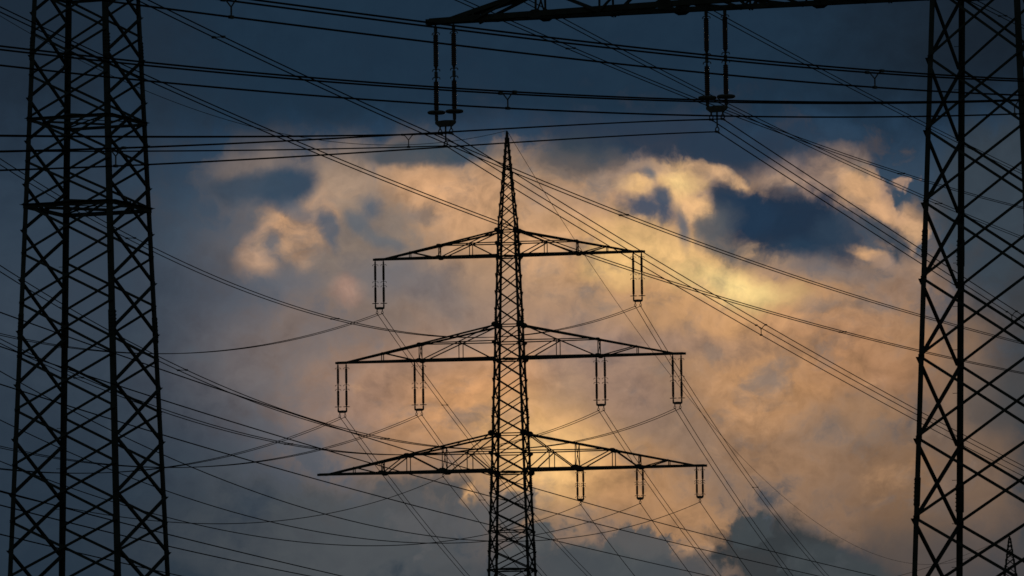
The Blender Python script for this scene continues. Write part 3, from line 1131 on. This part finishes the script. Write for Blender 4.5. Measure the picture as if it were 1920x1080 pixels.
# every bundle hung from an insulator: set, direction, pixels to the left (towards us), pixels to the right (away)
HUNG = [
    ('tr', dM, 'the right tip of the middle pylon\'s top arm',
     [(0, 303), (117, 376), (287, 468), (480, 549), (667, 609), (855, 633), (955, 630), (1022, 622)],
     [(1235, 640), (1340, 808), (1414, 909), (1440, 946), (1550, 1080)],
     [(245, 'L'), (628, 'L'), (1416, 'R')]),
    ('tl', dM, 'the left tip of the middle pylon\'s top arm',
     [(0, 627), (125, 650), (220, 661), (350, 662), (480, 649.5), (600, 624)],
     [(763, 660), (835, 763), (870, 810), (968, 922), (1102, 1080)],
     [(834, 'R')]),
    ('mlo', dM, 'the left tip of the middle pylon\'s second arm',
     [(0, 879), (125, 887), (220, 886), (310, 876), (480, 841), (575, 810)],
     [(663, 810), (725, 896), (876, 1080)], []),
    ('mli', dM, 'halfway along the middle pylon\'s second arm, left',
     [(0, 838), (125, 862), (220, 872), (350, 877), (480, 866), (604, 841), (711, 810)],
     [(808, 810), (904, 940), (1014, 1071)],
     [(904, 'R')]),
    ('mri', dM, 'halfway along the middle pylon\'s second arm, right',
     [(0, 638), (148, 707), (220, 743), (304, 770), (450, 809), (545, 834), (705, 851), (917, 839), (960, 829.5), (1025, 810)],
     [(1152, 810), (1215, 896), (1346, 1080)],
     [(148, 'L'), (541, 'L')]),
    ('mro', dM, 'the right tip of the middle pylon\'s second arm',
     [(0, 506), (120, 574), (205, 624), (300, 675), (480, 751), (605, 796), (715, 822), (812, 836), (960, 841), (1085, 827.5), (1152, 810)],
     [(1298, 810), (1440, 1022), (1482, 1080)],
     [(342, 'L'), (722, 'L')]),
    ('lr1', dM, 'the lowest right arm, nearest the middle pylon\'s body',
     [(0, 864), (125, 912), (222, 945), (315, 971), (480, 1005), (587, 1019), (692, 1022), (805, 1018), (912, 1002), (1002, 980)],
     [(1190, 1080)], []),
    ('lr2', dM, 'the lowest right arm, middle of its three strings',
     [(0, 787), (125, 846), (210, 881), (310, 921), (480, 972), (605, 998), (755, 1016), (850, 1018), (912, 1015), (1002, 1004), (1110, 977)],
     [(1297, 1080)], []),
    ('lr3', dM, 'the tip of the middle pylon\'s lowest right arm',
     [(0, 695), (110, 755), (207, 809), (297, 849), (480, 924), (610, 964), (780, 1000), (955, 1014), (1000, 1013), (1160, 995)],
     [(1410, 1080)], []),
    ('ll', dM, 'the short hanger under the lowest left arm',
     [(0, 922), (125, 952), (225, 969), (350, 981), (480, 980.5), (610, 962), (730, 935)],
     [(915, 997), (985, 1080)], []),
    ('rl', dR, 'the high arm\'s left tip',
     [(0, 254), (270, 257), (480, 256.5), (740, 251)],
     [(960, 325), (1040, 380), (1160, 453), (1311, 540), (1433, 614), (1720, 773), (1915, 876)],
     [(766, 'L'), (1427, 'R')]),
    ('rr', dR, 'the high arm\'s inner insulators',
     [(0, 283), (212, 280), (480, 267), (762, 250), (960, 242)],
     [(1425, 277), (1440, 286), (1500, 326), (1728, 476), (1830, 540), (1915, 596)],
     [(217, 'L'), (1897, 'R')]),
]
FAR_END = {'tr': fc.z - 15.6, 'tl': fc.z - 15.6, 'mlo': fc.z - 24.5, 'mli': fc.z - 24.5, 'mri': fc.z - 24.5, 'mro': fc.z - 24.5,
           'lr': fc.z - 32.5, 'll': fc.z - 30}
GW = 'wires hung from the pylons'
ROLE = {1: ['single wire'], 2: ['left wire of the pair', 'right wire of the pair'],
        3: ['upper left of three wires', 'upper right of three wires', 'lowest of three wires']}
for name, d, where, pl, pr, sps in HUNG:
    clamps = SETS[name]
    n = len(clamps)
    mid_pt = (clamps[0] + clamps[1]) / 2 if n > 1 else clamps[0]
    spl = Span(mid_pt, -d, pl, True, name + ' L')
    spr = Span(mid_pt, d, pr, True, name + ' R', FAR_END.get(name[:-1] if name[:2] == 'lr' else name))
    qL = spl.beyond(max(spl.ss), 8, 260)
    qR = LMF - 1.0 if d is dM else spr.beyond(max(spr.ss), 8, 260)
    nrm = Vector((spr.d.y, -spr.d.x, 0))
    for i, c in enumerate(clamps):
        off = ((c - mid_pt).dot(nrm), c.z - mid_pt.z)
        a = samples(spl, qL, 0, (-off[0], off[1]), 60)
        b = samples(spr, 0, qR, off, 60)
        wire('overhead_wire', '%s hung from %s' % (ROLE[n][i], where), 'power line', GW, a[:-1] + [c] + b[1:])
    for px, side in sps:
        sp = spl if side == 'L' else spr
        q = sp.find(px)
        sgn = -1 if side == 'L' else 1
        pts = []
        for c in clamps:
            off = ((c - mid_pt).dot(nrm), c.z - mid_pt.z)
            pts.append(sp.at(q) + Vector((sp.d.y, -sp.d.x, 0)) * (sgn * off[0]) + Z * off[1])
        third = 'left edge' if px < 200 else 'left pylon' if px < 360 else 'left half' if px < 960 else 'right half' if px < 1700 else 'right edge'
        spacer(pts, ('Y-shaped spacer' if n == 3 else 'straight spacer') +
               ' near the %s, on wires from %s' % (third, where.replace("the middle pylon's ", 'the ').replace(', right', ' right').replace(', left', ' left')))

# earth wire over the two far pylon tops
apex = mid.world((0, 0, zm(245)))
spl = Span(apex, -dM, [(0, 30), (130, 102), (272, 170), (470, 236), (560, 257), (640, 268), (765, 271), (855, 263.5)], True, 'earth L')
fa = Vector((fc.x, DF, fc.z))
spr = Span(apex, dM, [(1030, 375), (1075, 447), (1137, 540), (1217, 650), (1260, 707), (1347, 810), (1440, 901), (1560, 1000), (1620, 1030), (1710, 1048), (1800, 1043)], True, 'earth R')
b = samples(spr, 0, LMF, (0, 0), 80)
e = fa - b[-1]
b = [p + e * (i / 80) ** 3 for i, p in enumerate(b)]
qL = spl.beyond(max(spl.ss), 8, 260)
wire('earth_wire', 'thin earth wire over the middle pylon\'s tip, ending at the far pylon top', 'power line', GW,
     samples(spl, qL, 0, (0, 0), 60)[:-1] + b, .021)
# second thin wire dropping left from the far pylon top
sp = Span(fa, (P(1685, 1080, 560) - fa), [(1817, 1038), (1767, 1055), (1685, 1080)], True, 'far')
wire('earth_wire', 'faint thin wire dropping left from the far pylon top behind the right pylon', 'power line', GW,
     samples(sp, 0, sp.beyond(max(sp.ss), 8, 60), (0, 0), 40), .021)

# wires of the other lines crossing the view: label, distances, half spacing or triple, pixels, spacers
TW, TR = [(-.2, 0), (.2, 0)], [(-.28, 0), (.28, 0), (0, -.5)]
CROSS = [
    ('sloping across the top under the high arm', 150, 185, TR,
     [(262, -25), (480, 4), (720, 35), (960, 65), (1200, 93), (1440, 118), (1640, 134), (1740, 141), (1905, 150)], [433, 1640]),
    ('running almost level across the whole sky', 160, 205, TR,
     [(0, 90), (262, 118), (480, 139), (720, 159), (960, 175), (1200, 185), (1440, 191), (1740, 192), (1905, 188)], [952, 1902]),
    ('slanting from the top left past the middle pylon\'s tip', 210, 440, TW,
     [(274, 2), (480, 104), (660, 188), (840, 266), (960, 320), (1180, 406), (1440, 501), (1560, 542), (1725, 592), (1920, 644)], [410, 1170]),
    ('slanting from the left edge behind the top arm', 220, 430, TW,
     [(0, 17), (270, 144), (480, 236), (560, 270), (740, 344), (931, 416), (1092, 475), (1292, 540), (1440, 584), (1590, 625), (1722, 658), (1920, 700)], [1580]),
    ('passing behind the high arm nearer its tip', 270, 450, TW,
     [(864, 0), (960, 44), (1068, 90), (1315, 191), (1440, 238), (1525, 270), (1690, 325), (1732, 339), (1920, 390)], [1070, 1690]),
    ('passing behind the high arm nearer its inner insulators', 270, 450, TW,
     [(985, 0), (1052, 36), (1160, 96), (1317, 172), (1440, 233), (1510, 270), (1731, 369), (1920, 447)], [1760]),
    ('slanting from the high arm\'s inner insulators to the right pylon', 270, 430, TW,
     [(1290, 0), (1336, 21), (1440, 80), (1600, 165), (1740, 237), (1800, 266), (1915, 323)], []),
    ('in the top right corner inside the right pylon', 270, 380, TW,
     [(1822, 0), (1865, 22), (1905, 43)], [1880]),
    ('falling from the left edge past the middle pylon, topmost of three', 230, 420, [(0, 0)],
     [(0, 586), (107, 626), (204, 656), (300, 692), (480, 753), (660, 810), (770, 847), (880, 880), (960, 904), (1080, 937), (1260, 987), (1440, 1031), (1640, 1080)], []),
    ('falling from the left edge past the middle pylon, second of three', 230, 420, [(0, 0)],
     [(0, 649), (110, 687), (232, 727), (302, 749), (480, 804), (600, 841), (1000, 952), (1160, 992), (1440, 1059), (1535, 1080)], []),
    ('falling from the left edge past the middle pylon, lowest of three', 230, 420, [(0, 0)],
     [(0, 721), (127, 760), (222, 790), (305, 815), (480, 866), (605, 904), (770, 945), (912, 982), (1002, 1005), (1155, 1040), (1330, 1080)], []),
    ('falling across the bottom left corner, topmost of three there', 230, 330, [(0, 0)],
     [(0, 921), (125, 951), (225, 981), (315, 1002), (480, 1042), (640, 1080)], []),
    ('falling across the bottom left corner, second of three there', 230, 330, [(0, 0)],
     [(0, 947), (110, 975), (212, 1000), (315, 1024), (480, 1060), (580, 1080)], []),
    ('falling across the bottom left corner, lowest of three there', 230, 330, [(0, 0)],
     [(0, 1002), (100, 1025), (225, 1055), (340, 1080)], []),
]
GC = 'wires of other lines crossing the view'
CROLE = {1: ['single wire'], 2: ['lower wire of the pair', 'upper wire of the pair'],
         3: ['topmost of three wires', 'second of three wires', 'lowest of three wires']}
for where, dA, dB, offs, pix, sps in CROSS:
    a, b = P(*pix[0], dA), P(*pix[-1], dB)
    sp = Span(a, b - a, pix, False, where[:40])
    q0, q1 = sp.beyond(min(sp.ss), -8, 200), sp.beyond(max(sp.ss), 8, 200)
    order = sorted(range(len(offs)), key=lambda i: 0)
    for i in order:
        # offsets are measured to the right of the direction of travel
        wire('overhead_wire', '%s %s' % (CROLE[len(offs)][i], where), 'power line', GC, samples(sp, q0, q1, (-offs[i][0] if len(offs) == 3 else offs[i][0], offs[i][1]), 90))
    for px in sps:
        q = sp.find(px)
        nrm = Vector((sp.d.y, -sp.d.x, 0))
        third = 'left' if px < 700 else 'middle' if px < 1300 else 'right'
        spacer([sp.at(q) + nrm * o[0] + Z * o[1] for o in offs],
               ('Y-shaped spacer' if len(offs) == 3 else 'straight spacer') + ', %s part of wires %s' % (third, where))
